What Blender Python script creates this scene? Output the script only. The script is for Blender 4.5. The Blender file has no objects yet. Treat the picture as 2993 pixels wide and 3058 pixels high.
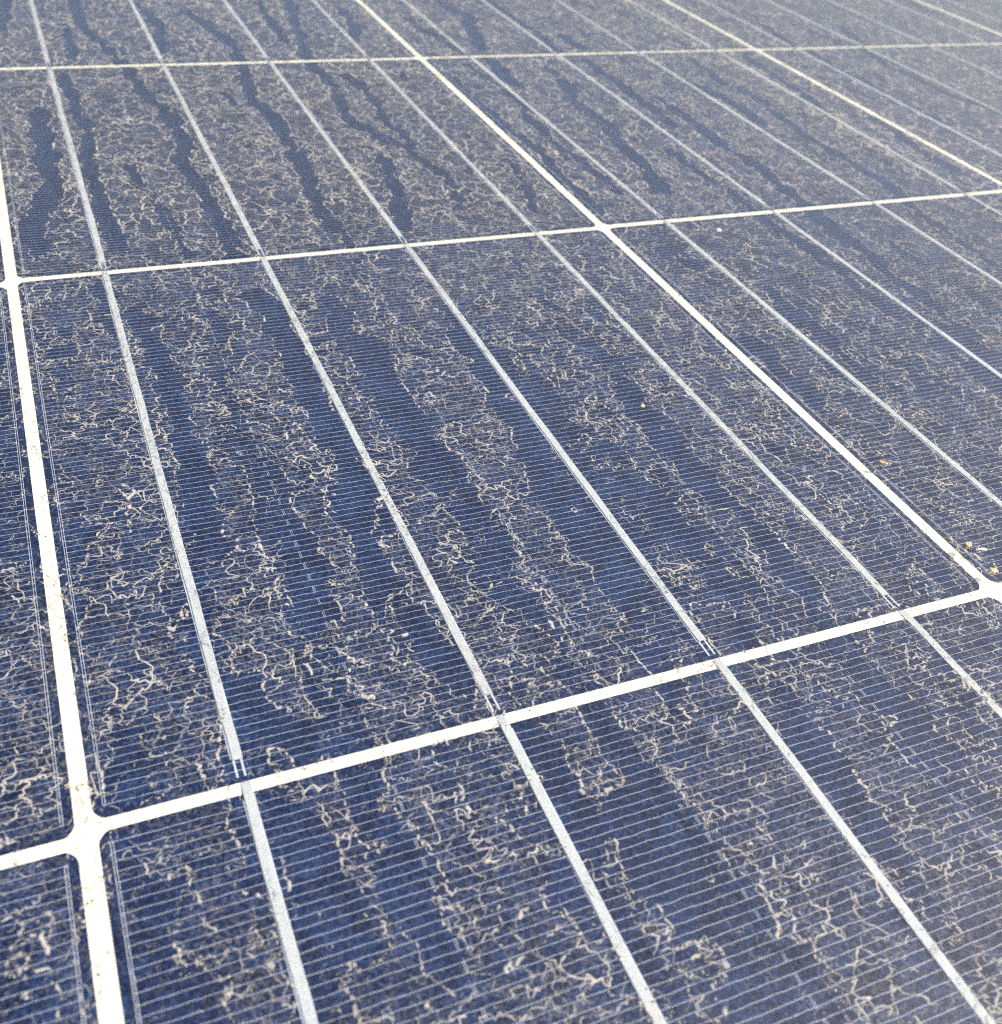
import bpy, math
import numpy as np
from mathutils import Matrix, Vector

scene = bpy.context.scene
MM = 0.001

# ------------------------------------------------------------------ camera
cam_data = bpy.data.cameras.new("camera")
cam = bpy.data.objects.new("camera", cam_data)
scene.collection.objects.link(cam)
scene.camera = cam
cam_data.sensor_fit = 'AUTO'
cam_data.sensor_width = 36.0
cam_data.lens = 36.0 * 3131.26 / 3058.0
cam_data.shift_x = 61.96 / 3058.0
cam_data.shift_y = -7.19 / 3058.0
cam_data.clip_start = 0.002
cam_data.clip_end = 2000.0
RIGHT = (0.92322229, -0.37364221, 0.08973354)
DOWN = (-0.17198625, -0.61060692, -0.77303293)
FWD = (0.34362966, 0.6982483, -0.62798724)
M = Matrix(((RIGHT[0], -DOWN[0], -FWD[0], 0.00783666),
            (RIGHT[1], -DOWN[1], -FWD[1], -0.09093468),
            (RIGHT[2], -DOWN[2], -FWD[2], 0.12513273),
            (0, 0, 0, 1)))
cam.matrix_world = M
cam_data.dof.use_dof = True
cam_data.dof.focus_distance = 0.198
cam_data.dof.aperture_fstop = 36.86 / 1.1

# ------------------------------------------------------------------ sky and sun
SUN_DIR = Vector((1.0, -0.34, 1.12)).normalized()      # towards the sun
elev = math.asin(SUN_DIR.z)
azim = math.atan2(SUN_DIR.x, SUN_DIR.y)
world = bpy.data.worlds.new("World")
scene.world = world
world.use_nodes = True
nt = world.node_tree
nt.nodes.clear()
wo = nt.nodes.new('ShaderNodeOutputWorld')
bg = nt.nodes.new('ShaderNodeBackground')
sky = nt.nodes.new('ShaderNodeTexSky')
sky.sky_type = 'NISHITA'
sky.sun_disc = False
sky.sun_elevation = elev
sky.sun_rotation = azim
sky.air_density = 1.0
sky.dust_density = 6.0
sky.ozone_density = 1.0
bg.inputs['Strength'].default_value = 0.15
nt.links.new(sky.outputs[0], bg.inputs[0])
nt.links.new(bg.outputs[0], wo.inputs[0])

sun_data = bpy.data.lights.new("sun", 'SUN')
sun_data.energy = 4.0
sun_data.angle = math.radians(0.5)
sun_data.color = (1.0, 0.925, 0.78)
sun = bpy.data.objects.new("sun", sun_data)
scene.collection.objects.link(sun)
sun.rotation_euler = SUN_DIR.to_track_quat('Z', 'Y').to_euler()
sun.location = (0.5, -0.5, 1.0)

scene.view_settings.view_transform = 'Standard'
scene.view_settings.look = 'None'
scene.view_settings.exposure = 0.4
scene.view_settings.gamma = 1.0
scene.view_settings.use_curve_mapping = False
scene.render.engine = 'CYCLES'
scene.cycles.transparent_max_bounces = 32
scene.cycles.use_denoising = False
scene.cycles.pixel_filter_type = 'BLACKMAN_HARRIS'
scene.cycles.filter_width = 1.2
scene.cycles.max_bounces = 4
scene.cycles.diffuse_bounces = 2
scene.cycles.glossy_bounces = 2

COL = scene.collection
rng = np.random.default_rng(7)

# ------------------------------------------------------------------ helpers
def mesh_np(name, V, Q, smooth=False):
    """mesh from an (n,3) vertex array in millimetres and an (m,k) face array"""
    V = np.asarray(V, np.float32) * MM
    Q = np.asarray(Q, np.int32)
    me = bpy.data.meshes.new(name)
    me.vertices.add(len(V))
    me.vertices.foreach_set('co', V.ravel())
    k = Q.shape[1]
    me.loops.add(Q.size)
    me.loops.foreach_set('vertex_index', Q.ravel())
    me.polygons.add(len(Q))
    me.polygons.foreach_set('loop_start', np.arange(0, Q.size, k, dtype=np.int32))
    me.polygons.foreach_set('loop_total', np.full(len(Q), k, dtype=np.int32))
    me.polygons.foreach_set('use_smooth', np.full(len(Q), smooth, dtype=bool))
    me.update(calc_edges=True)
    me.validate()
    return me

def link(name, me, mat=None, parent=None):
    o = bpy.data.objects.new(name, me)
    COL.objects.link(o)
    if mat is not None and me is not None and len(me.materials) == 0:
        me.materials.append(mat)
    if parent is not None:
        o.parent = parent
    return o

BOXF = [(0, 3, 2, 1), (4, 5, 6, 7), (0, 1, 5, 4), (1, 2, 6, 5), (2, 3, 7, 6), (3, 0, 4, 7)]
def box_v(x0, x1, y0, y1, z0, z1):
    return [(x0, y0, z0), (x1, y0, z0), (x1, y1, z0), (x0, y1, z0),
            (x0, y0, z1), (x1, y0, z1), (x1, y1, z1), (x0, y1, z1)]

class MB:
    def __init__(self):
        self.v, self.f = [], []
    def box(self, *a):
        n = len(self.v)
        self.v += box_v(*a)
        self.f += [tuple(i + n for i in q) for q in BOXF]
    def mesh(self, name):
        return mesh_np(name, self.v, self.f)

def N(tree, kind, **kw):
    n = tree.nodes.new(kind)
    for k, v in kw.items():
        setattr(n, k, v)
    return n

def new_mat(name):
    m = bpy.data.materials.new(name)
    m.use_nodes = True
    m.node_tree.nodes.clear()
    out = m.node_tree.nodes.new('ShaderNodeOutputMaterial')
    return m, m.node_tree, out

def math_n(t, op, a, b=None, clamp=False):
    n = N(t, 'ShaderNodeMath', operation=op, use_clamp=clamp)
    for i, x in enumerate((a, b)):
        if x is None:
            continue
        if isinstance(x, (int, float)):
            n.inputs[i].default_value = x
        else:
            t.links.new(x, n.inputs[i])
    return n.outputs[0]

def noise_n(t, vec, scale, detail=2.0, rough=0.5):
    n = N(t, 'ShaderNodeTexNoise')
    n.inputs['Scale'].default_value = scale
    n.inputs['Detail'].default_value = detail
    n.inputs['Roughness'].default_value = rough
    t.links.new(vec, n.inputs['Vector'])
    return n.outputs['Fac']

def ramp_n(t, fac, stops):
    n = N(t, 'ShaderNodeValToRGB')
    e = n.color_ramp.elements
    while len(e) < len(stops):
        e.new(0.5)
    for i, (p, c) in enumerate(stops):
        e[i].position = p
        e[i].color = c if len(c) == 4 else (*c, 1)
    t.links.new(fac, n.inputs[0])
    return n.outputs[0]

# ------------------------------------------------------------------ materials
def make_backsheet():
    m, t, out = new_mat('white_backsheet')
    p = N(t, 'ShaderNodeBsdfPrincipled')
    geo = N(t, 'ShaderNodeNewGeometry')
    n1 = noise_n(t, geo.outputs['Position'], 900, 3, 0.6)
    c = ramp_n(t, n1, [(0.3, (0.82, 0.795, 0.64)), (0.7, (0.88, 0.855, 0.70))])
    t.links.new(c, p.inputs['Base Color'])
    p.inputs['Roughness'].default_value = 0.6
    t.links.new(p.outputs[0], out.inputs[0])
    return m

def make_cell():
    m, t, out = new_mat('blue_silicon')
    p = N(t, 'ShaderNodeBsdfPrincipled')
    geo = N(t, 'ShaderNodeNewGeometry')
    info = N(t, 'ShaderNodeObjectInfo')
    pos = geo.outputs['Position']
    n1 = noise_n(t, pos, 1500, 2, 0.7)             # fine mottling of the textured surface
    vor = N(t, 'ShaderNodeTexVoronoi')               # crystal grains
    vor.inputs['Scale'].default_value = 260
    t.links.new(pos, vor.inputs['Vector'])
    sep = N(t, 'ShaderNodeSeparateColor')
    t.links.new(vor.outputs['Color'], sep.inputs[0])
    n2 = noise_n(t, pos, 22, 2, 0.5)                # slow tint drift
    a = math_n(t, 'MULTIPLY_ADD', sep.outputs[0], 0.14)
    a.node.inputs[2].default_value = -0.07
    b = math_n(t, 'ADD', n1, a)
    base = ramp_n(t, b, [(0.36, (0.0010, 0.005, 0.025)), (0.50, (0.0022, 0.0125, 0.054)), (0.66, (0.013, 0.036, 0.110))])
    tint = ramp_n(t, n2, [(0.3, (0.85, 1.0, 1.03)), (0.7, (1.25, 0.98, 1.0))])
    mul = N(t, 'ShaderNodeMix', data_type='RGBA', blend_type='MULTIPLY')
    mul.inputs['Factor'].default_value = 1.0
    t.links.new(base, mul.inputs['A'])
    t.links.new(tint, mul.inputs['B'])
    v = math_n(t, 'MULTIPLY_ADD', info.outputs['Random'], 0.35)
    v.node.inputs[2].default_value = 0.85
    mul2 = N(t, 'ShaderNodeVectorMath', operation='SCALE')
    t.links.new(mul.outputs['Result'], mul2.inputs[0])
    t.links.new(v, mul2.inputs['Scale'])
    t.links.new(mul2.outputs[0], p.inputs['Base Color'])
    p.inputs['Roughness'].default_value = 0.45
    p.inputs['Specular IOR Level'].default_value = 0.25
    bump = N(t, 'ShaderNodeBump')
    bump.inputs['Strength'].default_value = 0.25
    bump.inputs['Distance'].default_value = 0.0001
    t.links.new(n1, bump.inputs['Height'])
    t.links.new(bump.outputs[0], p.inputs['Normal'])
    t.links.new(p.outputs[0], out.inputs[0])
    return m

def make_metal(name, lo, hi, rough, metallic, scale):
    m, t, out = new_mat(name)
    p = N(t, 'ShaderNodeBsdfPrincipled')
    geo = N(t, 'ShaderNodeNewGeometry')
    n1 = noise_n(t, geo.outputs['Position'], scale, 3, 0.6)
    c = ramp_n(t, n1, [(0.3, lo), (0.7, hi)])
    t.links.new(c, p.inputs['Base Color'])
    p.inputs['Roughness'].default_value = rough
    p.inputs['Metallic'].default_value = metallic
    bump = N(t, 'ShaderNodeBump')
    bump.inputs['Strength'].default_value = 0.15
    bump.inputs['Distance'].default_value = 0.0001
    t.links.new(n1, bump.inputs['Height'])
    t.links.new(bump.outputs[0], p.inputs['Normal'])
    t.links.new(p.outputs[0], out.inputs[0])
    return m

def make_glass():
    m, t, out = new_mat('solar_glass')
    geo = N(t, 'ShaderNodeNewGeometry')
    ior = math_n(t, 'MULTIPLY_ADD', geo.outputs['Backfacing'], 1 / 1.46 - 1.46)
    ior.node.inputs[2].default_value = 1.46
    fr = N(t, 'ShaderNodeFresnel')
    t.links.new(ior, fr.inputs['IOR'])
    tr = N(t, 'ShaderNodeBsdfTransparent')
    tr.inputs[0].default_value = (0.97, 0.985, 0.98, 1)
    gl = N(t, 'ShaderNodeBsdfGlossy')
    gl.inputs['Roughness'].default_value = 0.16
    n1 = noise_n(t, geo.outputs['Position'], 1200, 1, 0.5)
    bump = N(t, 'ShaderNodeBump')
    bump.inputs['Strength'].default_value = 0.15
    bump.inputs['Distance'].default_value = 0.0002
    t.links.new(n1, bump.inputs['Height'])
    t.links.new(bump.outputs[0], gl.inputs['Normal'])
    mix = N(t, 'ShaderNodeMixShader')
    t.links.new(fr.outputs[0], mix.inputs[0])
    t.links.new(tr.outputs[0], mix.inputs[1])
    t.links.new(gl.outputs[0], mix.inputs[2])
    t.links.new(mix.outputs[0], out.inputs[0])
    m2, t2, out2 = new_mat('glass_inner_face')
    tr2 = N(t2, 'ShaderNodeBsdfTransparent')
    t2.links.new(tr2.outputs[0], out2.inputs[0])
    return m, m2

def dust_shader(t, alpha, tone, lo, hi):
    c = ramp_n(t, tone, [(0.0, lo), (1.0, hi)])
    d = N(t, 'ShaderNodeBsdfDiffuse')
    t.links.new(c, d.inputs['Color'])
    tr = N(t, 'ShaderNodeBsdfTransparent')
    mix = N(t, 'ShaderNodeMixShader')
    t.links.new(alpha, mix.inputs[0])
    t.links.new(tr.outputs[0], mix.inputs[1])
    t.links.new(d.outputs[0], mix.inputs[2])
    return mix.outputs[0]

def make_dust_ridge():
    m, t, out = new_mat('dried_dust_ridge')
    at = N(t, 'ShaderNodeAttribute', attribute_name='core')
    tone = N(t, 'ShaderNodeAttribute', attribute_name='tone')
    geo = N(t, 'ShaderNodeNewGeometry')
    g = noise_n(t, geo.outputs['Position'], 3300, 2, 0.8)
    a = math_n(t, 'MULTIPLY_ADD', g, 2.6)          # grains: dense along the crest, loose at its sides
    a.node.inputs[2].default_value = -2.15
    c2 = math_n(t, 'MULTIPLY', at.outputs['Fac'], 3.0)
    a = math_n(t, 'ADD', a, c2)
    a = math_n(t, 'MAXIMUM', a, 0.0)
    a = math_n(t, 'MINIMUM', a, 0.74)
    s = dust_shader(t, a, tone.outputs['Fac'], (0.27, 0.262, 0.242), (0.53, 0.51, 0.465))
    t.links.new(s, out.inputs[0])
    return m

def make_dust_film():
    m, t, out = new_mat('dust_film')
    at = N(t, 'ShaderNodeAttribute', attribute_name='dust')
    geo = N(t, 'ShaderNodeNewGeometry')
    pos = geo.outputs['Position']
    g = noise_n(t, pos, 1700, 1, 0.6)
    grain = math_n(t, 'MULTIPLY_ADD', g, 5.0)
    grain.node.inputs[2].default_value = -2.45
    grain = math_n(t, 'MAXIMUM', grain, 0.06)
    wn = N(t, 'ShaderNodeTexNoise')                 # crinkled hair-thin veins
    wn.inputs['Scale'].default_value = 620
    wn.inputs['Detail'].default_value = 2
    t.links.new(pos, wn.inputs['Vector'])
    off = N(t, 'ShaderNodeVectorMath', operation='MULTIPLY_ADD')
    t.links.new(wn.outputs['Color'], off.inputs[0])
    off.inputs[1].default_value = (0.0030, 0.0030, 0.0)
    t.links.new(pos, off.inputs[2])
    vo = N(t, 'ShaderNodeTexVoronoi', feature='DISTANCE_TO_EDGE', voronoi_dimensions='2D')
    vo.inputs['Scale'].default_value = 520
    t.links.new(off.outputs[0], vo.inputs['Vector'])
    l = math_n(t, 'MULTIPLY_ADD', vo.outputs['Distance'], -1 / 0.075)
    l.node.inputs[2].default_value = 1.0
    l = math_n(t, 'MAXIMUM', l, 0.0)
    l = math_n(t, 'MULTIPLY', l, 1.1)
    a = math_n(t, 'ADD', grain, l)
    a = math_n(t, 'MULTIPLY', at.outputs['Fac'], a)
    a = math_n(t, 'MINIMUM', a, 0.75)
    s = dust_shader(t, a, g, (0.36, 0.34, 0.31), (0.56, 0.53, 0.48))
    t.links.new(s, out.inputs[0])
    return m

MAT_BACK = make_backsheet()
MAT_CELL = make_cell()
MAT_RIB = make_metal('tinned_ribbon', (0.38, 0.41, 0.44), (0.46, 0.485, 0.505), 0.55, 0.0, 800)
MAT_PRINT = make_metal('silver_print', (0.44, 0.48, 0.58), (0.56, 0.60, 0.70), 0.5, 0.1, 1200)
MAT_FRAME = make_metal('anodised_aluminium', (0.55, 0.55, 0.56), (0.62, 0.62, 0.63), 0.35, 0.9, 300)
MAT_GLASS, MAT_GLASS_IN = make_glass()
MAT_RIDGE = make_dust_ridge()
MAT_FILM = make_dust_film()

# ------------------------------------------------------------------ solar panel
PX, PY = 160.0, 159.2           # cell pitch across and along the strings (mm)
CW, CH = 157.5, 157.1           # cell size
BBP = 39.17                     # busbar pitch
FP = 1.53                       # finger pitch
NF = 101
S0, S1 = -2, 3                  # strings
R0, R1 = -2, 4                  # rows
STR_DY = {-2: 0.4, -1: -1.6, 0: 0.0, 1: 0.35, 2: -0.2, 3: 0.3}
X0, X1 = S0 * PX - 16, (S1 + 1) * PX + 16
Y0, Y1 = R0 * PY - 20, (R1 + 1) * PY + 20
ZG0, ZG1 = 0.55, 2.3            # glass bottom and top

panel = bpy.data.objects.new('solar_panel', None)
COL.objects.link(panel)
panel.location = (0, 0, 0)
panel['label'] = 'blue polycrystalline solar panel with white gaps and silver busbars under dried dust'
panel['category'] = 'solar panel'

b = MB(); b.box(X0, X1, Y0, Y1, -0.45, -0.045)
link('backsheet', b.mesh('backsheet'), MAT_BACK, panel)

g = MB(); g.box(X0, X1, Y0, Y1, ZG0, ZG1)
gm = g.mesh('glass_cover')
gm.materials.append(MAT_GLASS_IN); gm.materials.append(MAT_GLASS)
for p in gm.polygons:
    p.material_index = 1 if p.normal.z > 0.9 else 0
link('glass_cover', gm, None, panel)

for (a0, a1, b0, b1) in ((X0 - 2, X1 + 2, Y0 - 2.2, Y0 + 9), (X0 - 2, X1 + 2, Y1 - 9, Y1 + 2.2)):
    b = MB(); b.box(a0, a1, b0 if b0 < Y0 else Y1 + .1, Y0 - .1 if b0 < Y0 else b1, -35, 3.6)
    b.box(a0, a1, b0 if b0 < Y0 else b0, b1, 2.7, 3.9)
    link('frame_rail', b.mesh('frame_rail'), MAT_FRAME, panel)
for s in (-1, 1):
    xo = X0 - 2 if s < 0 else X1 + 2
    b = MB()
    b.box(min(xo, xo - s * 1.9), max(xo, xo - s * 1.9), Y0, Y1, -35, 3.5)
    b.box(min(xo, xo - s * 11), max(xo, xo - s * 11), Y0 + 9.1, Y1 - 9.1, 2.75, 3.95)
    link('frame_rail', b.mesh('frame_rail'), MAT_FRAME, panel)

# --- one cell outline with small rounded-off corners
def cell_mesh():
    hx, hy = CW / 2, CH / 2
    cx, cy = 1.5, 1.9
    pts = []
    corner = [(0, 1.0), (0.12, 0.66), (0.38, 0.36), (0.68, 0.13), (1.0, 0)]
    for (sx, sy, rev) in ((1, -1, True), (1, 1, False), (-1, 1, True), (-1, -1, False)):
        c = corner[::-1] if rev else corner
        for (u, v) in c:
            pts.append((sx * (hx - u * cx), sy * (hy - v * cy)))
    n = len(pts)
    vs = [(x, y, 0.0) for x, y in pts] + [(x, y, -0.043) for x, y in pts]
    me = bpy.data.meshes.new('solar_cell')
    faces = [tuple(range(n)), tuple(range(2 * n - 1, n - 1, -1))]
    faces += [(i, i + n, (i + 1) % n + n, (i + 1) % n) for i in range(n)]
    me.from_pydata([(x * MM, y * MM, z * MM) for x, y, z in vs], [], faces)
    me.polygons.foreach_set('use_smooth', np.zeros(len(faces), dtype=bool))
    me.update()
    me.materials.append(MAT_CELL)
    return me
CELL = cell_mesh()

def strip_v(xs, yc, w, z0, z1):
    """finger along x, yc array -> (verts, quads)"""
    n = len(xs)
    V = np.concatenate([np.c_[xs, yc - w / 2, np.full(n, z1)], np.c_[xs, yc + w / 2, np.full(n, z1)],
                        np.c_[xs, yc - w / 2, np.full(n, z0)], np.c_[xs, yc + w / 2, np.full(n, z0)]])
    i = np.arange(n - 1)
    Q = np.concatenate([np.c_[i, i + 1, i + 1 + n, i + n], np.c_[i + 2 * n, i + 1 + 2 * n, i + 1, i],
                        np.c_[i + n, i + 1 + n, i + 1 + 3 * n, i + 3 * n]])
    return V, Q

FX = CW / 2 - 1.45
FY = [(-(NF - 1) / 2 + i) * FP for i in range(NF)]
FW = 0.06
def finger_curve(seed, n):
    r = np.random.default_rng(seed)
    xs = np.linspace(-FX, FX, n)
    y = np.zeros(n)
    for k in range(9):
        wl = r.uniform(2.2, 9)
        y += r.uniform(0.008, 0.022) * np.sin(xs * 2 * math.pi / wl + r.uniform(0, 6.28))
    return xs, y

FINGERS = []
for s in range(6):
    xs, y = finger_curve(s, 150)
    FINGERS.append(mesh_np('grid_finger', *strip_v(xs, y, FW, 0.002, 0.03)))

def joined_fingers(idx, n):
    VV, QQ, off = [], [], 0
    for i in idx:
        xs, y = finger_curve(100 + i % 12, n)
        V, Q = strip_v(xs, y + FY[i], FW, 0.002, 0.03)
        VV.append(V); QQ.append(Q + off); off += len(V)
    return mesh_np('grid_fingers', np.concatenate(VV), np.concatenate(QQ))

# --- printed border lines, finger links and split busbar ends of one cell
def print_mesh():
    b = MB()
    yb = FY[0] - 0.05
    for s in (-1, 1):
        for d in (0, 0.36):
            xx = s * (FX + 0.06 - d)
            b.box(xx - 0.04, xx + 0.04, yb, -yb, 0.002, 0.034)
    for k in (-1, 0, 1):
        for i in range(1, NF - 2, 2):
            for d in (-0.14, 0.14):
                b.box(k * BBP + d - 0.03, k * BBP + d + 0.03, FY[i] + 0.02, FY[i + 1] - 0.02, 0.002, 0.026)
    for k in range(4):
        xc = (k - 1.5) * BBP
        for d in (-0.55, 0.55):
            b.box(xc + d - 0.16, xc + d + 0.16, -CH / 2 + 0.9, -CH / 2 + 4.6, 0.002, 0.04)
        b.box(xc - 0.92, xc + 0.80, -CH / 2 + 4.2, CH / 2 - 0.9, 0.002, 0.036)
    return b.mesh('printed_lines')
PRINT = print_mesh()
PRINT.materials.append(MAT_PRINT)
for f in FINGERS:
    f.materials.append(MAT_PRINT)

# --- tinned ribbon: lies on the cell, steps down through the gap under the next cell
def ribbon_mesh(seed):
    r = np.random.default_rng(seed)
    ys = np.concatenate([np.linspace(-CH / 2 + 4.1, CH / 2 - 0.6, 60),
                         np.linspace(CH / 2 - 0.1, CH / 2 + 2.3, 7)])
    zt = np.where(ys <= CH / 2 - 0.3, 0.22, 0.22 - 0.235 * np.clip((ys - CH / 2 + 0.3) / 2.2, 0, 1))
    wob = np.zeros(len(ys))
    for k in range(5):
        wob += r.uniform(0.01, 0.04) * np.sin(ys * 2 * math.pi / r.uniform(12, 70) + r.uniform(0, 6.28))
    n = len(ys)
    hw = 0.74
    rows = [np.c_[wob - hw, ys, zt - 0.17], np.c_[wob - hw, ys, zt - 0.04], np.c_[wob - hw + 0.08, ys, zt],
            np.c_[wob + hw - 0.08, ys, zt], np.c_[wob + hw, ys, zt - 0.04], np.c_[wob + hw, ys, zt - 0.17]]
    V = np.concatenate(rows)
    i = np.arange(n - 1)
    Q = [np.c_[i + k * n, i + (k + 1) * n, i + 1 + (k + 1) * n, i + 1 + k * n][:, ::-1] for k in range(5)]
    Q.append(np.array([[0, n, 4 * n, 5 * n], [n, 2 * n, 3 * n, 4 * n]])[:, ::-1])
    me = mesh_np('busbar_ribbon', V, np.concatenate(Q))
    me.materials.append(MAT_RIB)
    return me
RIBBONS = [ribbon_mesh(40 + k) for k in range(5)]

single = {(0, 0): range(NF), (0, -1): range(NF - 48, NF), (1, 0): range(NF), (-1, 0): range(0, 46)}
FULL = joined_fingers(range(NF), 120); FULL.materials.append(MAT_PRINT)
FAR = joined_fingers(range(NF), 24); FAR.materials.append(MAT_PRINT)
for s in range(S0, S1 + 1):
    for r in range(R0, R1 + 1):
        cx, cy = (s + 0.5) * PX, (r + 0.5) * PY + STR_DY[s]
        jx, jy = rng.uniform(-0.12, 0.12), rng.uniform(-0.12, 0.12)
        c = link('solar_cell', CELL, None, panel)
        c.location = ((cx + jx) * MM, (cy + jy) * MM, 0)
        ind = list(single.get((s, r), []))
        for i in ind:
            f = link('grid_finger', FINGERS[(i * 5 + i // 7) % 6], None, c)
            f.location = (0, FY[i] * MM, 0)
        rest = [i for i in range(NF) if i not in ind]
        if rest:
            if ind:
                me = joined_fingers(rest, 120); me.materials.append(MAT_PRINT)
            else:
                me = FULL if (r <= 0 and -1 <= s <= 1) else FAR
            f = link('grid_fingers', me, None, c)
            f['kind'] = 'stuff'
        f = link('printed_lines', PRINT, None, c)
        f['kind'] = 'stuff'
        for k in range(4):
            q = link('busbar_ribbon', RIBBONS[int(rng.integers(5))], None, c)
            q.location = (((k - 1.5) * BBP + rng.uniform(-0.12, 0.12)) * MM, rng.uniform(-0.2, 0.2) * MM, 0)

# ------------------------------------------------------------------ dried dust
def hash2(ix, iy, seed):
    h = (ix.astype(np.int64) * 374761393 + iy.astype(np.int64) * 668265263 + seed * 1442695041) & 0xFFFFFFFF
    h = ((h ^ (h >> 13)) * 1274126177) & 0xFFFFFFFF
    return (h ^ (h >> 16)) & 0xFFFFFFFF

def gnoise(x, y, seed):
    ix, iy = np.floor(x), np.floor(y)
    fx, fy = x - ix, y - iy
    u = fx * fx * fx * (fx * (fx * 6 - 15) + 10)
    v = fy * fy * fy * (fy * (fy * 6 - 15) + 10)
    ix = ix.astype(np.int32); iy = iy.astype(np.int32)
    def g(dx, dy):
        a = hash2(ix + dx, iy + dy, seed) * (2 * math.pi / 4294967296.0)
        return np.cos(a) * (fx - dx) + np.sin(a) * (fy - dy)
    n0 = g(0, 0) * (1 - u) + g(1, 0) * u
    n1 = g(0, 1) * (1 - u) + g(1, 1) * u
    return (n0 * (1 - v) + n1 * v) * 1.5

def fbm(x, y, scale, octaves, gain, seed):
    r = np.zeros_like(x); a = 1.0; s = scale
    for k in range(octaves):
        r += a * gnoise(x / s + 13.7 * k, y / s - 7.1 * k, seed + k)
        a *= gain; s *= 0.5
    return r

def sstep(a, b, x):
    t = np.clip((x - a) / (b - a), 0, 1)
    return t * t * (3 - 2 * t)

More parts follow.
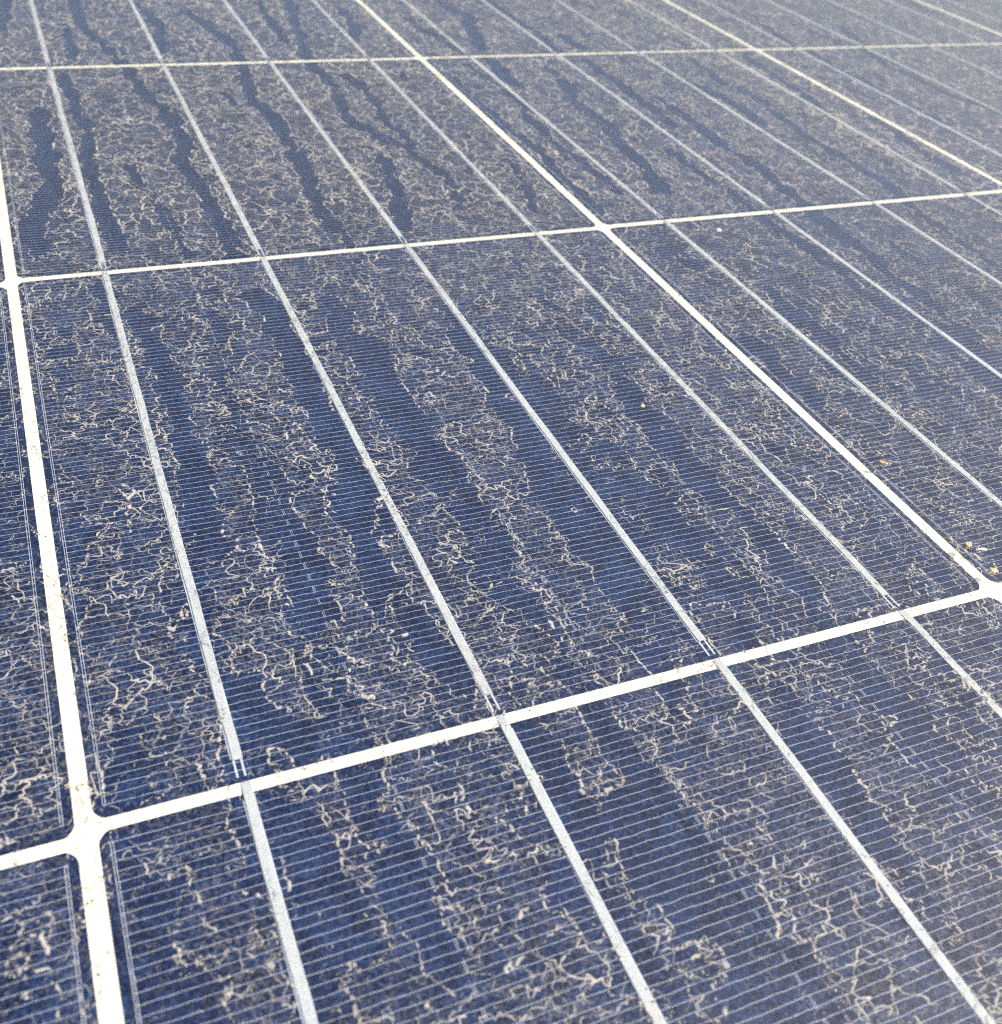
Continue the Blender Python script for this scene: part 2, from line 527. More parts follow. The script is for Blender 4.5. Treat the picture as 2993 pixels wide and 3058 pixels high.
# washed lanes between the dust streaks: (half width, points) on the glass, in mm
LANES = [
    (1.63, [(37.1,396.8),(37.2,373.9),(36.8,357.2),(40.7,341.2),(42.7,326.1),(45.6,315.7),(46.8,301.9),(48.2,286.9),(49.5,276.1),(52.3,265.6),(53.5,255.7),(54.6,243.1),(53.4,232.8),(50.7,223.3),(50.3,215.2),(51.4,207.2),(51.5,199.5),(52.8,193.2),(52.1,185.0),(52.7,178.1),(53.0,170.3),(52.4,163.0),(52.5,156.8)]),
    (1.92, [(15.1,270.0),(13.7,257.6),(14.2,244.2),(13.8,233.0),(13.3,221.0),(13.9,212.0),(11.9,203.8),(9.5,196.1),(7.6,187.5),(6.5,178.1),(7.2,169.9)]),
    (1.58, [(11.6,397.3),(10.4,382.1),(8.9,358.6)]),
    (1.49, [(31.5,355.2),(29.9,331.2),(30.1,320.9)]),
    (1.5, [(24.5,298.3),(26.5,278.7),(25.1,264.0),(26.9,255.9),(27.4,246.7),(25.6,234.0),(23.6,224.7),(24.7,216.6),(24.8,209.0),(24.1,194.7),(24.9,186.5),(25.5,176.6),(26.5,168.1)]),
    (1.66, [(60.9,385.8),(63.5,375.4),(65.0,358.2),(62.8,339.9),(61.4,326.9)]),
    (1.72, [(79.2,377.5),(81.8,364.7),(84.3,352.5),(88.1,340.6),(88.5,329.3),(87.9,314.4),(84.9,294.5),(82.9,279.6),(82.9,268.9),(85.8,258.3),(85.8,248.4),(85.0,235.9),(84.7,225.4),(84.0,214.1),(84.5,205.8),(83.0,198.1),(82.3,188.1),(81.9,177.3),(80.9,168.3)]),
    (1.74, [(125.9,395.2),(120.8,363.1),(116.8,338.9),(113.7,316.6),(112.5,302.0),(113.2,289.9),(114.7,283.9)]),
    (0.9, [(35.8,217.5),(36.6,205.8),(39.2,200.4),(39.3,192.0),(39.7,182.7),(40.4,175.9),(40.9,168.4),(41.6,162.1)]),
    (1.44, [(111.6,389.9),(111.0,371.2),(110.5,353.6),(110.0,337.0)]),
    (1.41, [(111.9,272.9),(110.5,255.3),(109.6,242.0),(113.9,238.2),(115.9,231.6),(119.0,226.5),(120.4,220.2),(121.9,212.6),(123.4,203.7),(124.7,197.9),(124.5,189.9),(122.8,181.0)]),
    (1.54, [(111.2,217.1),(109.8,207.3),(107.9,196.6),(105.3,185.3),(103.1,175.8),(100.7,165.7)]),
    (1.44, [(121.6,293.0),(124.0,279.1),(123.4,260.7),(121.1,243.8),(123.3,233.8),(123.1,222.8)]),
    (1.15, [(149.5,205.4),(149.4,196.8),(147.6,187.3),(144.3,177.3),(141.7,170.1)]),
    (1.46, [(158.5,300.1),(160.2,287.4),(160.6,279.3),(160.0,260.2),(162.2,249.0),(160.5,235.4),(161.9,225.3),(162.8,217.2),(163.0,206.4),(161.2,192.0),(161.5,183.7),(161.1,174.4),(160.8,166.7)]),
    (1.26, [(174.1,300.9),(174.8,288.1),(175.6,277.8),(176.3,265.9),(176.9,254.6),(171.5,240.8),(173.0,233.8),(172.4,223.8),(172.3,212.6),(173.6,204.8),(173.6,195.8),(174.2,187.1),(174.2,178.8)]),
    (2.12, [(185.3,304.4),(182.6,287.4),(182.0,279.2)]),
    (1.84, [(203.7,275.0),(198.5,259.7),(197.6,244.8),(198.7,230.4),(194.7,217.5),(194.9,207.8),(193.7,197.1),(191.4,187.2),(188.8,179.1)]),
    (1.82, [(225.9,301.2),(225.4,287.8),(225.5,272.8),(225.1,260.7),(225.1,247.1),(223.2,230.7)]),
    (1.52, [(170.3,361.1),(171.3,348.1),(175.4,337.9),(176.1,323.4),(177.9,316.3)]),
    (2.26, [(195.1,390.9),(196.4,376.5),(199.6,365.3),(191.2,342.0),(187.4,322.6)]),
    (1.45, [(219.8,387.4),(219.4,370.1),(220.5,350.9),(221.0,335.2),(217.9,318.2)]),
    (2.03, [(231.6,334.6),(231.8,319.6)]),
    (1.45, [(204.3,294.0),(205.3,283.2),(204.4,274.9)]),
    (1.68, [(145.0,378.0),(144.1,354.5),(137.6,337.7)]),
    (1.74, [(234.0,247.9),(233.4,236.7),(233.2,224.1),(232.7,213.8),(230.9,204.1),(233.0,197.4),(233.1,188.0),(232.7,179.0),(231.2,172.0),(230.2,163.7),(229.8,155.7),(229.1,149.2),(228.1,141.8),(226.4,133.5)]),
    (1.46, [(209.0,207.3),(209.8,199.3),(209.7,190.1),(209.7,181.3),(211.2,175.4),(211.9,168.3),(209.9,159.2),(210.2,150.1),(210.2,142.7),(211.2,135.3),(211.7,128.2),(210.4,120.5)]),
    (1.46, [(273.8,297.3),(272.6,281.3),(271.1,268.3),(275.0,261.5),(275.6,251.1),(272.4,235.7),(270.6,222.8),(269.3,212.2),(270.6,203.4),(269.3,193.6),(270.3,186.9),(268.7,176.2),(270.3,169.9),(268.8,159.9),(267.0,151.8),(264.4,142.8),(264.9,136.1)]),
    (1.85, [(255.6,269.8),(259.6,263.1),(260.0,250.9),(261.5,240.9),(260.5,233.4),(259.5,226.1)]),
    (1.48, [(302.0,299.9),(300.8,283.3),(300.0,272.0),(298.9,256.9),(296.5,240.7)]),
    (1.64, [(310.2,223.4),(310.3,212.1),(306.4,196.6),(304.6,185.0),(305.3,176.7)]),
    (1.68, [(339.7,304.5),(335.0,280.3),(337.9,268.4),(335.7,255.2),(334.5,240.4),(337.3,229.9),(336.9,216.1)]),
    (1.65, [(342.7,345.1),(339.2,328.4),(337.6,317.7)]),
    (1.76, [(384.5,340.2),(377.9,323.4)]),
    (1.71, [(361.3,332.7),(365.1,321.4)]),
    (1.55, [(369.5,302.4),(365.4,282.5),(366.1,270.4),(367.7,261.0),(366.5,245.4),(370.5,234.2),(374.5,223.4)]),
    (1.27, [(214.1,126.5),(212.1,119.1),(211.5,114.0),(210.0,107.7),(209.0,102.2),(209.7,97.9),(210.0,93.8),(210.2,89.1),(210.6,85.8),(210.8,81.3),(211.0,76.9),(211.4,71.9),(210.9,66.1),(211.1,60.9),(211.2,54.8)]),
    (1.53, [(229.4,131.6),(228.6,126.0),(227.8,120.6),(225.3,114.1),(225.1,109.6),(224.7,104.6),(225.4,100.8),(224.7,96.0),(224.7,92.6),(224.3,87.9),(223.7,83.4),(224.2,79.4)]),
    (1.38, [(227.3,151.0),(226.3,144.1),(225.9,138.1),(225.7,134.8)]),
    (1.15, [(211.2,146.1),(210.6,140.2),(211.4,135.1),(212.6,130.8)]),
    (1.23, [(266.0,148.7),(264.6,142.4),(263.6,136.2),(263.8,130.9),(264.2,126.5),(263.3,120.8),(263.0,115.9),(262.4,111.2)]),
    (1.36, [(184.0,108.4),(183.4,103.1),(184.3,98.9),(184.4,93.7),(184.5,88.6),(183.2,83.4),(183.0,78.6),(183.2,74.5),(182.9,70.0),(183.1,66.1)]),
    (0.94, [(180.5,101.0),(179.7,93.5),(178.6,85.7),(176.9,78.3),(176.3,71.7),(176.0,65.7)]),
    (1.79, [(25.0,134.5),(26.5,117.3),(27.4,101.8),(27.7,87.8)]),
    (2.22, [(53.8,136.0),(55.1,125.2),(55.2,112.9),(55.2,97.1),(55.3,82.6),(55.4,69.4),(55.9,57.2),(55.9,47.6)]),
    (1.94, [(52.2,55.0),(52.3,45.6),(51.6,35.6),(51.7,30.1)]),
    (1.94, [(73.0,108.7),(72.1,90.7),(73.0,76.1),(72.8,63.0)]),
    (1.81, [(26.3,82.6),(26.6,70.3),(26.0,59.2),(27.0,49.9)]),
    (1.93, [(95.1,106.0),(94.7,91.8),(93.5,76.9),(93.1,65.0)]),
    (1.96, [(91.2,58.0),(90.4,47.6),(90.0,36.3),(89.8,27.3)]),
    (1.99, [(121.3,76.3),(121.0,63.6),(120.8,50.0),(121.6,39.0)]),
    (2.01, [(54.7,21.4),(55.2,15.2),(56.0,7.9)]),
    (1.68, [(40.7,48.9),(40.9,38.8),(40.9,32.1),(41.7,25.4)]),
    (1.79, [(25.5,14.3),(27.1,7.5),(29.5,4.7)]),
    (2.18, [(61.7,-5.7),(63.3,-13.2),(63.4,-21.5)]),
    (2.39, [(68.3,-23.2),(69.3,-30.4),(70.2,-37.2)]),
    (1.89, [(26.0,-9.0),(27.0,-16.0),(27.9,-22.6),(29.4,-28.9)]),
    (2.28, [(102.2,-20.9),(102.1,-28.8),(101.9,-36.2)]),
    (1.89, [(37.3,-19.5),(37.9,-26.0),(37.9,-31.9)]),
    (1.92, [(163.9,90.0),(163.1,75.2),(162.3,61.6)]),
    (1.65, [(109.7,37.2),(109.0,26.2),(109.3,15.7)]),
    (1.66, [(123.4,26.8),(123.1,17.6),(123.7,8.6)]),
]
CRESTS = [
    [(38.4,97.0),(42.4,95.0),(46.9,90.8),(48.6,84.4),(49.3,78.4),(49.9,72.7),(50.5,67.2),(50.6,60.3),(50.8,53.8)],
    [(33.5,25.5),(36.6,22.7),(36.7,14.0),(39.6,12.5),(41.8,11.3),(42.8,6.6),(41.6,1.8),(42.1,-0.4)],
    [(55.5,26.3),(54.7,29.2),(52.2,28.7),(50.6,22.7),(51.1,18.8),(48.2,10.4)],
    [(49.6,-27.7),(47.4,-27.7),(45.4,-31.6),(45.3,-34.5),(44.3,-37.7),(44.4,-40.5)],
    [(49.6,-6.7),(48.0,-12.8),(48.2,-16.4),(48.0,-19.8),(46.5,-20.6)],
    [(46.9,-23.6),(49.5,-24.5),(53.8,-23.4),(55.8,-22.4)],
    [(84.5,-24.9),(83.6,-29.2),(84.0,-33.7),(81.3,-37.8),(81.1,-41.7),(80.2,-43.7),(79.8,-46.6)],
    [(62.9,30.9),(64.2,29.1),(66.3,27.1),(71.4,29.8)],
    [(63.4,30.8),(65.3,34.5),(68.5,36.4)],
    [(78.6,39.6),(77.9,30.8),(77.8,23.7),(77.3,18.5),(76.5,8.6),(78.2,4.4)],
    [(5.6,61.2),(9.1,60.9),(10.6,59.0)],
    [(14.1,96.1),(19.2,95.8)],
    [(108.1,19.0),(111.5,20.9),(115.2,21.4)],
    [(57.3,53.5),(59.2,54.6),(55.4,47.7),(54.1,42.1),(54.2,37.7)],
    [(40.4,33.5),(44.1,33.8),(47.2,28.9)],
    [(24.1,22.5),(26.4,21.8),(29.1,23.2)],
    [(96.7,103.1),(106.9,108.3),(115.1,114.4)],
    [(125.0,109.4),(129.2,119.6),(134.5,121.3),(134.7,115.5)],
    [(120.2,-22.5),(124.4,-24.9),(127.0,-26.8)],
    [(23.3,-11.4),(22.8,-16.2),(22.6,-22.2)],
    [(-5.0,-6.7),(-3.7,-6.3),(-1.3,-7.2)],
    [(-6.0,-11.6),(-5.0,-14.1),(-5.8,-16.6),(-4.8,-19.0)],
    [(49.3,-35.2),(47.3,-38.0),(47.7,-40.2),(50.4,-40.5)],
    [(90.6,-52.5),(92.9,-54.8),(96.0,-55.2)],
    [(11.9,-24.2),(12.6,-27.2),(13.5,-28.8)],
    [(83.9,96.7),(82.8,90.2),(86.6,93.8)],
    [(132.1,36.1),(129.3,30.0),(129.4,26.7)],
    [(104.1,21.6),(103.0,16.2),(100.0,13.0)],
    [(141.8,28.2),(144.9,24.0),(144.9,19.0)],
    [(14.1,72.0),(15.0,65.4),(13.2,58.3),(13.9,53.7)],
    [(14.6,32.5),(17.5,30.4),(19.2,33.5)],
    [(34.5,46.3),(34.1,40.8),(35.4,35.0),(35.4,29.8)],
]

# distance to the lanes, sampled on a 1 mm grid
LX0, LX1, LY0, LY1 = -130, 660, -170, 480
LG = np.full((LY1 - LY0 + 1, LX1 - LX0 + 1), 9.0)
for hw, pts in LANES:
    for k in range(len(pts) - 1):
        (ax_, ay_), (bx_, by_) = pts[k], pts[k + 1]
        e0 = 0.35 if k == 0 else 1.0
        x0 = int(max(LX0, min(ax_, bx_) - 12)); x1 = int(min(LX1, max(ax_, bx_) + 12))
        y0 = int(max(LY0, min(ay_, by_) - 12)); y1 = int(min(LY1, max(ay_, by_) + 12))
        if x1 <= x0 or y1 <= y0:
            continue
        gx, gy = np.meshgrid(np.arange(x0, x1 + 1.0), np.arange(y0, y1 + 1.0))
        dx, dy = bx_ - ax_, by_ - ay_
        tt = np.clip(((gx - ax_) * dx + (gy - ay_) * dy) / (dx * dx + dy * dy + 1e-6), 0, 1)
        d = np.hypot(gx - ax_ - tt * dx, (gy - ay_ - tt * dy) * 0.6) - hw * 1.65
        w = LG[y0 - LY0:y1 - LY0 + 1, x0 - LX0:x1 - LX0 + 1]
        np.minimum(w, d, out=w)

def lane_dist(x, y):
    fx = np.clip(x - LX0, 0, LX1 - LX0 - 1.001); fy = np.clip(y - LY0, 0, LY1 - LY0 - 1.001)
    ix = fx.astype(np.int32); iy = fy.astype(np.int32)
    fx = fx - ix; fy = fy - iy
    a = LG[iy, ix] * (1 - fx) + LG[iy, ix + 1] * fx
    b = LG[iy + 1, ix] * (1 - fx) + LG[iy + 1, ix + 1] * fx
    return a * (1 - fy) + b * fy

def band_field(x, y):
    """> 0 inside the dust streaks that run down the panel, < 0 in the washed lanes between them"""
    up = sstep(110.0, 180.0, y + 0.10 * x)
    wx = x + 5.0 * gnoise(x / 60, y / 85, 11) + 2.6 * gnoise(x / 18, y / 24, 12)
    B = gnoise(wx / 8.5, y / 110.0, 21) + 0.45 * gnoise(wx / 4.6, y / 50.0, 22) + 0.25 * gnoise(x / 40.0, y / 40.0, 23)
    B = B + 0.16 + 0.70 * up
    rg = fbm(x, y, 9.0, 3, 0.62, 31)
    L = np.clip((lane_dist(x, y) + 1.9 * rg) / 3.0, -0.9, 1.2)
    return np.minimum(B + (0.42 - 0.1 * up) * rg, L)

def contours(X, Y, F, level):
    """marching squares -> segment arrays of vertex ids, vertex xy, gradient direction"""
    G = F - level
    ny, nx = G.shape
    pos = G > 0
    ch = pos[:, :-1] != pos[:, 1:]
    cv = pos[:-1, :] != pos[1:, :]
    idh = -np.ones(ch.shape, np.int64); idv = -np.ones(cv.shape, np.int64)
    nh = int(ch.sum()); nv = int(cv.sum())
    idh[ch] = np.arange(nh); idv[cv] = nh + np.arange(nv)
    jy, jx = np.nonzero(ch)
    t = G[jy, jx] / (G[jy, jx] - G[jy, jx + 1])
    hx = X[jy, jx] + t * (X[jy, jx + 1] - X[jy, jx]); hy = Y[jy, jx]
    ky, kx = np.nonzero(cv)
    t2 = G[ky, kx] / (G[ky, kx] - G[ky + 1, kx])
    vx = X[ky, kx]; vy = Y[ky, kx] + t2 * (Y[ky + 1, kx] - Y[ky, kx])
    P = np.c_[np.r_[hx, vx], np.r_[hy, vy]]
    gy, gx = np.gradient(F)
    GX = np.r_[gx[jy, jx], gx[ky, kx]]; GY = np.r_[gy[jy, jx], gy[ky, kx]]
    L = np.hypot(GX, GY) + 1e-9
    D = np.c_[GX / L, GY / L]
    bot = idh[:-1, :]; top = idh[1:, :]; lef = idv[:, :-1]; rig = idv[:, 1:]
    E = np.stack([bot, rig, top, lef], -1)
    cnt = (E >= 0).sum(-1)
    two = E[cnt == 2]
    seg = np.sort(two, axis=1)[:, 2:]
    four = E[cnt == 4]
    if len(four):
        seg = np.concatenate([seg, four[:, :2], four[:, 2:]])
    return P, D, seg

ridge_V, ridge_Q, ridge_C, ridge_T, ridge_off = [], [], [], [], 0
def add_ridges(X, Y, F, level, strength, width, hgt, zbase):
    """low ridge of dried dust along an iso line; strength(x, y) also breaks the line up"""
    global ridge_off
    P, D, seg = contours(X, Y, F, level)
    S = strength(P[:, 0], P[:, 1])
    keep = (S[seg[:, 0]] > 0.03) & (S[seg[:, 1]] > 0.03)
    seg = seg[keep]
    used = np.zeros(len(P), bool); used[seg.ravel()] = True
    remap = np.cumsum(used) - 1
    P, D, S = P[used], D[used], S[used]
    seg = remap[seg]
    n = len(P)
    W = width(P[:, 0], P[:, 1]) * (0.55 + 0.45 * np.clip(S, 0, 1.3))
    z0 = np.full(n, zbase); zt = zbase + hgt * np.clip(S, 0.1, 1.3)
    V = np.concatenate([np.c_[P - D * (W / 2)[:, None], z0], np.c_[P, zt], np.c_[P + D * (W / 2)[:, None], z0]])
    a, b = seg[:, 0], seg[:, 1]
    Q = np.concatenate([np.c_[a, b, b + n, a + n], np.c_[a + n, b + n, b + 2 * n, a + 2 * n]])
    gr = np.clip(0.75 + 1.1 * gnoise(P[:, 0] / 0.8, P[:, 1] / 0.8, 141), 0.25, 1.3)
    core = np.concatenate([np.zeros(n), np.clip(S, 0, 1.2) * gr, np.zeros(n)])
    tn = np.clip(0.55 + 0.5 * gnoise(P[:, 0] / 5.0, P[:, 1] / 5.0, 142) + 0.4 * gnoise(P[:, 0] / 0.7, P[:, 1] / 0.7, 143), 0, 1)
    ridge_T.append(np.concatenate([tn, tn, tn]))
    ridge_V.append(V); ridge_Q.append(Q + ridge_off); ridge_C.append(core); ridge_off += len(V)

def dust_zone(x0, x1, y0, y1, st, wmul):
    xs = np.arange(x0, x1 + st * 0.5, st); ys = np.arange(y0, y1 + st * 0.5, st)
    X, Y = np.meshgrid(xs, ys)
    B = band_field(X, Y)
    rough = 0.24 * fbm(X, Y, 3.0, 3, 0.75, 61)
    wid = lambda x, y: wmul * np.clip(0.74 + 0.28 * gnoise(x / 2.0, y / 2.0, 71) + 0.35 * gnoise(x / 11.0, y / 11.0, 72), 0.25, 1.3)
    # streak outlines
    def s1(x, y):
        return np.clip(0.86 + 0.6 * gnoise(x / 6.0, y / 10.0, 81) + 0.4 * gnoise(x / 1.5, y / 1.5, 82), 0, 1.1)
    add_ridges(X, Y, B + rough, 0.02, s1, wid, 0.08, ZG1 + 0.012)

def add_lines(P, S, W, hgt, zbase, tone):
    """P (e, m, 2) polylines -> low ridges; S (e, m) strength, W (e, m) width"""
    global ridge_off
    T = np.gradient(P, axis=1)
    T /= (np.linalg.norm(T, axis=2, keepdims=True) + 1e-9)
    Nn = np.stack([-T[..., 1], T[..., 0]], -1)
    e, m = S.shape
    n = e * m
    L = (P - Nn * (W / 2)[..., None]).reshape(n, 2); R = (P + Nn * (W / 2)[..., None]).reshape(n, 2); Cn = P.reshape(n, 2)
    Sf = S.reshape(n)
    z = np.full(n, zbase)
    V = np.concatenate([np.c_[L, z], np.c_[Cn, z + hgt * np.clip(Sf, 0.1, 1.2)], np.c_[R, z]])
    idx = np.arange(n).reshape(e, m)
    a = idx[:, :-1].ravel(); b = idx[:, 1:].ravel()
    k = (Sf[a] > 0.04) | (Sf[b] > 0.04)
    a, b = a[k], b[k]
    Q = np.concatenate([np.c_[a, b, b + n, a + n], np.c_[a + n, b + n, b + 2 * n, a + 2 * n]])
    used = np.zeros(3 * n, bool); used[Q.ravel()] = True
    remap = np.cumsum(used) - 1
    core = np.concatenate([np.zeros(n), Sf, np.zeros(n)])
    tn = np.tile(tone.reshape(n), 3)
    ridge_V.append(V[used]); ridge_Q.append(remap[Q] + ridge_off); ridge_C.append(core[used]); ridge_T.append(tn[used])
    ridge_off += int(used.sum())

def lace_net(x0, x1, y0, y1, a, b, m, wmul, seed, base):
    """connected net of wiggly strands: a jittered brick lattice whose edges are bent fractally"""
    r = np.random.default_rng(seed)
    ni, nj = int((x1 - x0) / a) + 1, int((y1 - y0) / b) + 1
    I, J = np.meshgrid(np.arange(ni), np.arange(nj))
    NX = x0 + I * a + r.uniform(-0.55, 0.55, I.shape) * a
    NY = y0 + J * b + r.uniform(-0.55, 0.55, I.shape) * b
    NX = NX + 1.6 * gnoise(NX / 6.0, NY / 9.0, seed + 1)
    NY = NY + 1.8 * gnoise(NX / 6.0, NY / 9.0, seed + 2)
    hor = np.stack([np.c_[NX[:, :-1].ravel(), NY[:, :-1].ravel()], np.c_[NX[:, 1:].ravel(), NY[:, 1:].ravel()]], 1)
    vm = ((I + J) % 2 == 0)[:-1, :].ravel()
    ver = np.stack([np.c_[NX[:-1].ravel(), NY[:-1].ravel()], np.c_[NX[1:].ravel(), NY[1:].ravel()]], 1)[vm]
    E = np.concatenate([hor, ver])
    mid = E.mean(1)
    bf = band_field(mid[:, 0], mid[:, 1])
    keep = ((bf > -0.30) | (mid[:, 1] < 175)) & (r.random(len(E)) > 0.10)
    E, bf = E[keep], bf[keep]
    e = len(E)
    t = np.linspace(0, 1, m)
    d = E[:, 1] - E[:, 0]
    Lh = np.hypot(d[:, 0], d[:, 1])
    nrm = np.c_[-d[:, 1], d[:, 0]]
    dn = np.zeros((e, m)); dt = np.zeros((e, m))
    for k in range(1, max(3, int(m * 0.55))):
        dn += (0.14 / k ** 0.62) * r.standard_normal((e, 1)) * np.sin(k * math.pi * t)[None]
        dt += (0.09 / k ** 0.62) * r.standard_normal((e, 1)) * np.sin(k * math.pi * t)[None]
    P = E[:, :1] + d[:, None, :] * (t[None, :, None] + dt[..., None]) + nrm[:, None, :] * dn[..., None]
    fl = P.reshape(-1, 2)
    bq = band_field(fl[:, 0], fl[:, 1])
    upq = sstep(110.0, 180.0, fl[:, 1] + 0.10 * fl[:, 0])
    inb = sstep(-0.12, 0.14, bq)
    inb = inb + (1 - inb) * 0.62 * (1 - upq) * sstep(-1.0, 0.6, lane_dist(fl[:, 0], fl[:, 1]))
    inb = inb.reshape(e, m)
    patch = gnoise(fl[:, 0] / 7.0, fl[:, 1] / 12.0, seed + 3).reshape(e, m)
    grit = gnoise(fl[:, 0] / 0.9, fl[:, 1] / 0.9, seed + 4).reshape(e, m)
    se = r.random((e, 1)) ** 2.5
    S = inb * np.clip(base + 0.44 - 0.10 * sstep(40, -40, fl[:, 1]).reshape(e, m) + 0.26 * se + 0.30 * patch + 0.20 * grit, 0, 0.95)
    W = wmul * np.clip(0.36 + 0.26 * se * inb + 0.14 * grit + 0.10 * patch, 0.18, 0.9)
    tone = np.clip(0.40 + 0.30 * se + 0.30 * grit + 0.2 * patch, 0, 1)
    add_lines(P, S, W, 0.06, ZG1 + 0.016, tone)

dust_zone(-50, 290, -100, 175, 0.40, 0.9)
dust_zone(-50, 300, 175.4, 420, 0.55, 1.1)
dust_zone(290.3, 570, 60, 175, 0.70, 1.1)
dust_zone(300.4, 570, 175.6, 420, 0.80, 1.3)
lace_net(-50, 290, -100, 175, 1.9, 3.6, 13, 0.80, 501, 0.08)
lace_net(-50, 300, 173, 300, 2.0, 4.8, 11, 1.0, 521, 0.26)
lace_net(-50, 300, 298, 420, 2.2, 6.0, 10, 1.2, 541, 0.32)
lace_net(288, 570, 60, 420, 2.4, 6.0, 9, 1.25, 561, 0.32)

# the thick pale crests where the mud collected
def add_crest(pts, seed):
    global ridge_off
    r = np.random.default_rng(seed)
    pts = np.array(pts, float)
    d = np.r_[0, np.cumsum(np.hypot(*np.diff(pts, axis=0).T))]
    t = np.arange(0, d[-1], 0.28)
    P = np.c_[np.interp(t, d, pts[:, 0]), np.interp(t, d, pts[:, 1])]
    n = len(P)
    if n < 6:
        return
    for sc, am in ((4.0, 1.3), (1.7, 0.9), (0.8, 0.5)):
        P = P + am * np.c_[gnoise(P[:, 0] / sc, P[:, 1] / sc, 200 + seed), gnoise(P[:, 0] / sc, P[:, 1] / sc, 300 + seed)]
    T = np.gradient(P, axis=0); T /= (np.hypot(T[:, 0], T[:, 1])[:, None] + 1e-9)
    Nn = np.c_[-T[:, 1], T[:, 0]]
    end = np.minimum(1, np.minimum(t, d[-1] - t) / 2.5)
    S = np.clip(0.62 + 0.9 * gnoise(t / 2.2, t * 0 + seed, 400), 0.06, 1.1) * (0.35 + 0.65 * end)
    W = 0.85 * (0.45 + 0.75 * S)
    z = np.full(n, ZG1 + 0.024)
    V = np.concatenate([np.c_[P - Nn * (W / 2)[:, None], z], np.c_[P, z + 0.10 * S], np.c_[P + Nn * (W / 2)[:, None], z]])
    a = np.arange(n - 1); b = a + 1
    Q = np.concatenate([np.c_[a, b, b + n, a + n], np.c_[a + n, b + n, b + 2 * n, a + 2 * n]])
    ridge_V.append(V); ridge_Q.append(Q + ridge_off); ridge_off += len(V)
    ridge_C.append(np.concatenate([np.zeros(n), 0.8 * S * np.clip(0.8 + 1.0 * gnoise(t / 0.7, t * 0 + seed, 402), 0.2, 1.2), np.zeros(n)]))
    tn = np.clip(0.85 + 0.4 * gnoise(t / 1.2, t * 0 + seed, 401), 0, 1)
    ridge_T.append(np.concatenate([tn, tn, tn]))
for k, pts in enumerate(CRESTS):
    add_crest(pts, k)
    for q in range(1):                     # finer strands that run beside the crest
        o = np.random.default_rng(900 + 2 * k + q).uniform(-2.5, 2.5, 2)
        add_crest([(x + o[0], y + o[1]) for x, y in pts[q:]] if len(pts) > 3 else [], 60 + 2 * k + q) if len(pts) > 3 else None

me = mesh_np('dust', np.concatenate(ridge_V), np.concatenate(ridge_Q), smooth=True)
at = me.attributes.new('core', 'FLOAT', 'POINT')
core = np.concatenate(ridge_C).astype(np.float32)
at.data.foreach_set('value', core)
at = me.attributes.new('tone', 'FLOAT', 'POINT')
at.data.foreach_set('value', np.concatenate(ridge_T).astype(np.float32))
dust = link('dust', me, MAT_RIDGE)
dust['kind'] = 'stuff'
dust['label'] = 'beige lace of dried dust running in streaks down the panel glass'
dust['category'] = 'dust'

# thin film of fine dust between the ridges, with grazing haze painted in far off
def axis(lo, f0, f1, hi, fine, coarse):
    return np.unique(np.round(np.concatenate([np.arange(lo, f0, coarse), np.arange(f0, f1, fine), np.arange(f1, hi, coarse), [hi]]), 3))
ax = axis(X0 + 9.5, -40, 560, X1 - 9.5, 1.25, 10.0)
ay = axis(Y0 + 9.5, -80, 420, Y1 - 9.5, 1.25, 10.0)
X, Y = np.meshgrid(ax, ay)
D = sstep(-0.10, 0.22, band_field(X, Y) + 0.22 * fbm(X, Y, 3.0, 1, 0.8, 61)) * (0.75 + 0.5 * gnoise(X / 25, Y / 40, 131))
nx, ny = len(ax), len(ay)
V = np.c_[X.ravel(), Y.ravel(), np.full(X.size, ZG1 + 0.006)]
idx = np.arange(nx * ny).reshape(ny, nx)
Q = np.c_[idx[:-1, :-1].ravel(), idx[:-1, 1:].ravel(), idx[1:, 1:].ravel(), idx[1:, :-1].ravel()]
me = mesh_np('dust_film', V, Q)
at = me.attributes.new('dust', 'FLOAT', 'POINT')
D = 0.035 + (0.12 + 0.10 * sstep(120, 230, Y + 0.1 * X)) * D * np.clip(0.75 + 1.0 * gnoise(X / 3.5, Y / 4.5, 132), 0.1, 2)  # extra density up the panel stands in for the pale grazing-angle veil
at.data.foreach_set('value', np.clip(D, 0, 1.4).ravel().astype(np.float32))
film = link('dust_film', me, MAT_FILM, dust)
film['kind'] = 'stuff'

# ------------------------------------------------------------------ crumbs and straws lying on the glass
def make_debris_mat(name, lo, hi):
    m, t, out = new_mat(name)
    geo = N(t, 'ShaderNodeNewGeometry')
    n1 = noise_n(t, geo.outputs['Position'], 1800, 3, 0.6)
    p = N(t, 'ShaderNodeBsdfPrincipled')
    t.links.new(ramp_n(t, n1, [(0.3, lo), (0.7, hi)]), p.inputs['Base Color'])
    p.inputs['Roughness'].default_value = 0.8
    t.links.new(p.outputs[0], out.inputs[0])
    return m
MAT_CRUMB = make_debris_mat('tan_crumb', (0.42, 0.31, 0.17), (0.66, 0.53, 0.33))
MAT_PALE = make_debris_mat('pale_flake', (0.70, 0.68, 0.66), (0.85, 0.84, 0.82))
MAT_STRAW = make_debris_mat('straw', (0.50, 0.36, 0.20), (0.70, 0.55, 0.34))

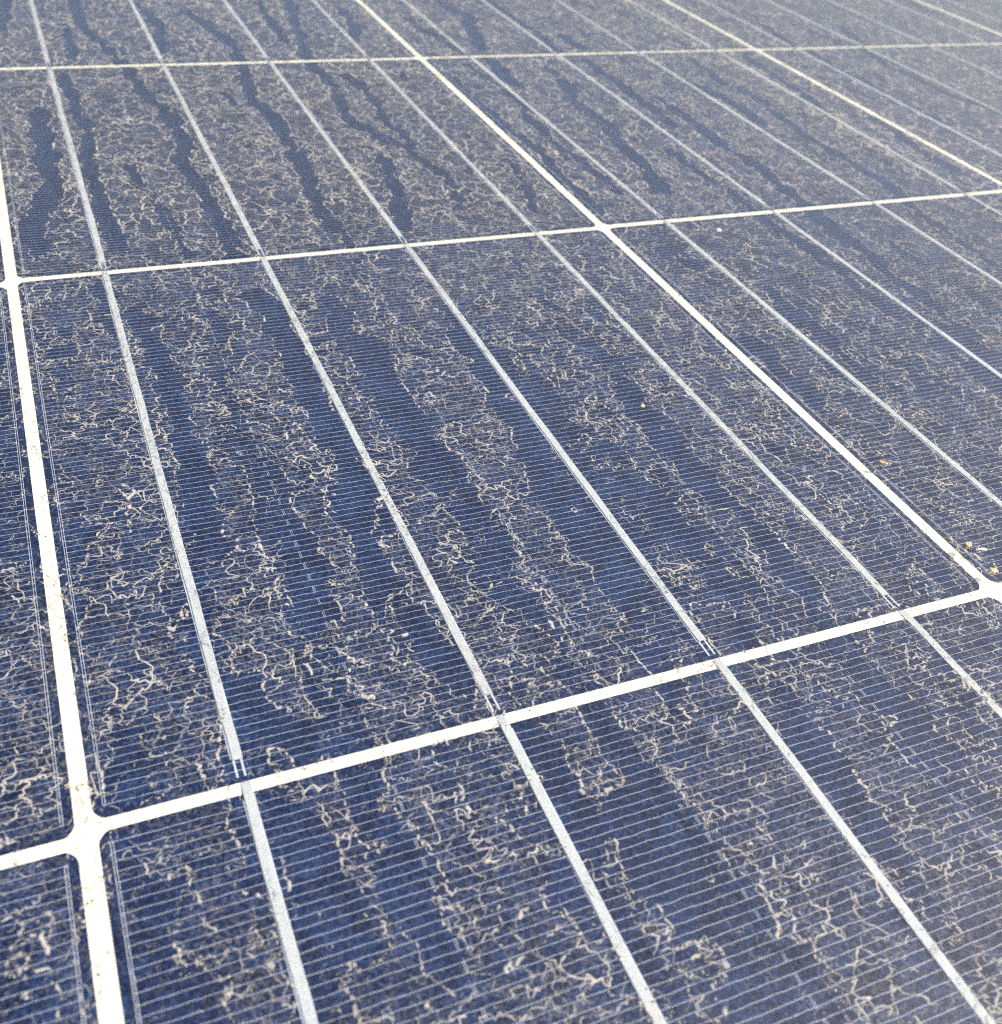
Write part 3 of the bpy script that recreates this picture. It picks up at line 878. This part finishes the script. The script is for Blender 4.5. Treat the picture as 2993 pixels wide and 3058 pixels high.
import bmesh
def crumb(name, x, y, size, mat, label, cat, seed, stretch=(1, 1, 0.6), rz=0.0):
    bm = bmesh.new()
    bmesh.ops.create_icosphere(bm, subdivisions=3, radius=1.0)
    r = np.random.default_rng(seed)
    ph = r.uniform(0, 20, 3)
    for v in bm.verts:
        c = np.array(v.co)
        k = 1 + 0.45 * float(gnoise(np.array([c[0] * 1.4 + ph[0]]), np.array([c[1] * 1.4 + c[2] * 1.1 + ph[1]]), seed)[0]) \
              + 0.30 * float(gnoise(np.array([c[0] * 3.3 + ph[2]]), np.array([c[1] * 3.3 - c[2] * 2.9]), seed + 1)[0])
        v.co = Vector((c[0] * k * stretch[0], c[1] * k * stretch[1], max(c[2] * k * stretch[2], -0.35 * stretch[2]))) * (size * MM)
    zmin = min(v.co.z for v in bm.verts)
    for v in bm.verts:
        v.co.z -= zmin
    me = bpy.data.meshes.new(name); bm.to_mesh(me); bm.free()
    o = link(name, me, mat)
    o.location = (x * MM, y * MM, (ZG1 + 0.03) * MM); o.rotation_euler = (0, 0, rz)
    o['label'] = label; o['category'] = cat
    return o

def straw(name, pts, rad, label):
    pts = np.array(pts, float)
    d = np.r_[0, np.cumsum(np.linalg.norm(np.diff(pts, axis=0), axis=1))]
    t = np.linspace(0, d[-1], 14)
    P = np.c_[[np.interp(t, d, pts[:, k]) for k in range(3)]].T
    base = P[0].copy(); P = P - base
    n, m = len(P), 6
    T = np.gradient(P, axis=0); T /= np.linalg.norm(T, axis=1)[:, None]
    U = np.cross(T, (0.31, 0.2, 0.93)); U /= np.linalg.norm(U, axis=1)[:, None]
    W = np.cross(T, U)
    rr = rad * np.linspace(1.0, 0.45, n)
    V = np.concatenate([P + rr[:, None] * (math.cos(a) * U + math.sin(a) * W) for a in np.linspace(0, 2 * math.pi, m, endpoint=False)])
    i = np.arange(n - 1)
    Q = [np.c_[i + k * n, i + 1 + k * n, i + 1 + ((k + 1) % m) * n, i + ((k + 1) % m) * n] for k in range(m)]
    Q.append(np.array([[0, n, 2 * n, 3 * n], [0, 3 * n, 4 * n, 5 * n]]))
    o = link(name, mesh_np(name, V, np.concatenate(Q), smooth=True), MAT_STRAW)
    o.location = tuple(base * MM)
    o['label'] = label; o['category'] = 'straw'
    return o

crumb('soil_crumb', 161.6, 10.0, 0.75, MAT_CRUMB, 'yellowish soil crumb just right of the white gap crossing at right edge', 'crumb', 3, (1.2, 0.8, 0.6), 0.5)
crumb('soil_crumb', 160.9, 2.6, 0.8, MAT_CRUMB, 'tan soil crumb nearest the rounded white junction at the right edge', 'crumb', 4, (1.5, 0.7, 0.5), 0.2)
crumb('soil_crumb', 162.7, 36.8, 0.7, MAT_CRUMB, 'orange tan crumb beside the long diagonal white gap, right of centre', 'crumb', 5, (1.4, 0.6, 0.6), -0.5)
crumb('soil_crumb', 122.8, 69.1, 0.5, MAT_CRUMB, 'small yellow crumb on the dusty central cell near its last busbar', 'crumb', 6)
crumb('pale_flake', 163.5, 8.2, 0.55, MAT_PALE, 'pale elongated flake lying right of the yellowish crumb', 'flake', 7, (1.9, 0.5, 0.4), -0.3)
crumb('pale_flake', 190.7, 145.9, 0.75, MAT_PALE, 'white round fleck below the second white cross line, right of centre', 'flake', 8, (1.0, 0.8, 0.7))
zg = ZG1 + 0.1
straw('straw_bit', [(304.0, 184.0, zg), (304.3, 184.9, zg + 1.4), (303.6, 185.6, zg + 3.6)], 0.22, 'short tan straw bit standing up near the far right white gap')
straw('straw_bit', [(311.5, 262.0, zg), (309.9, 262.6, zg + 0.5), (308.0, 261.2, zg + 0.2)], 0.28, 'thin tan straw bit lying across the far diagonal white gap')
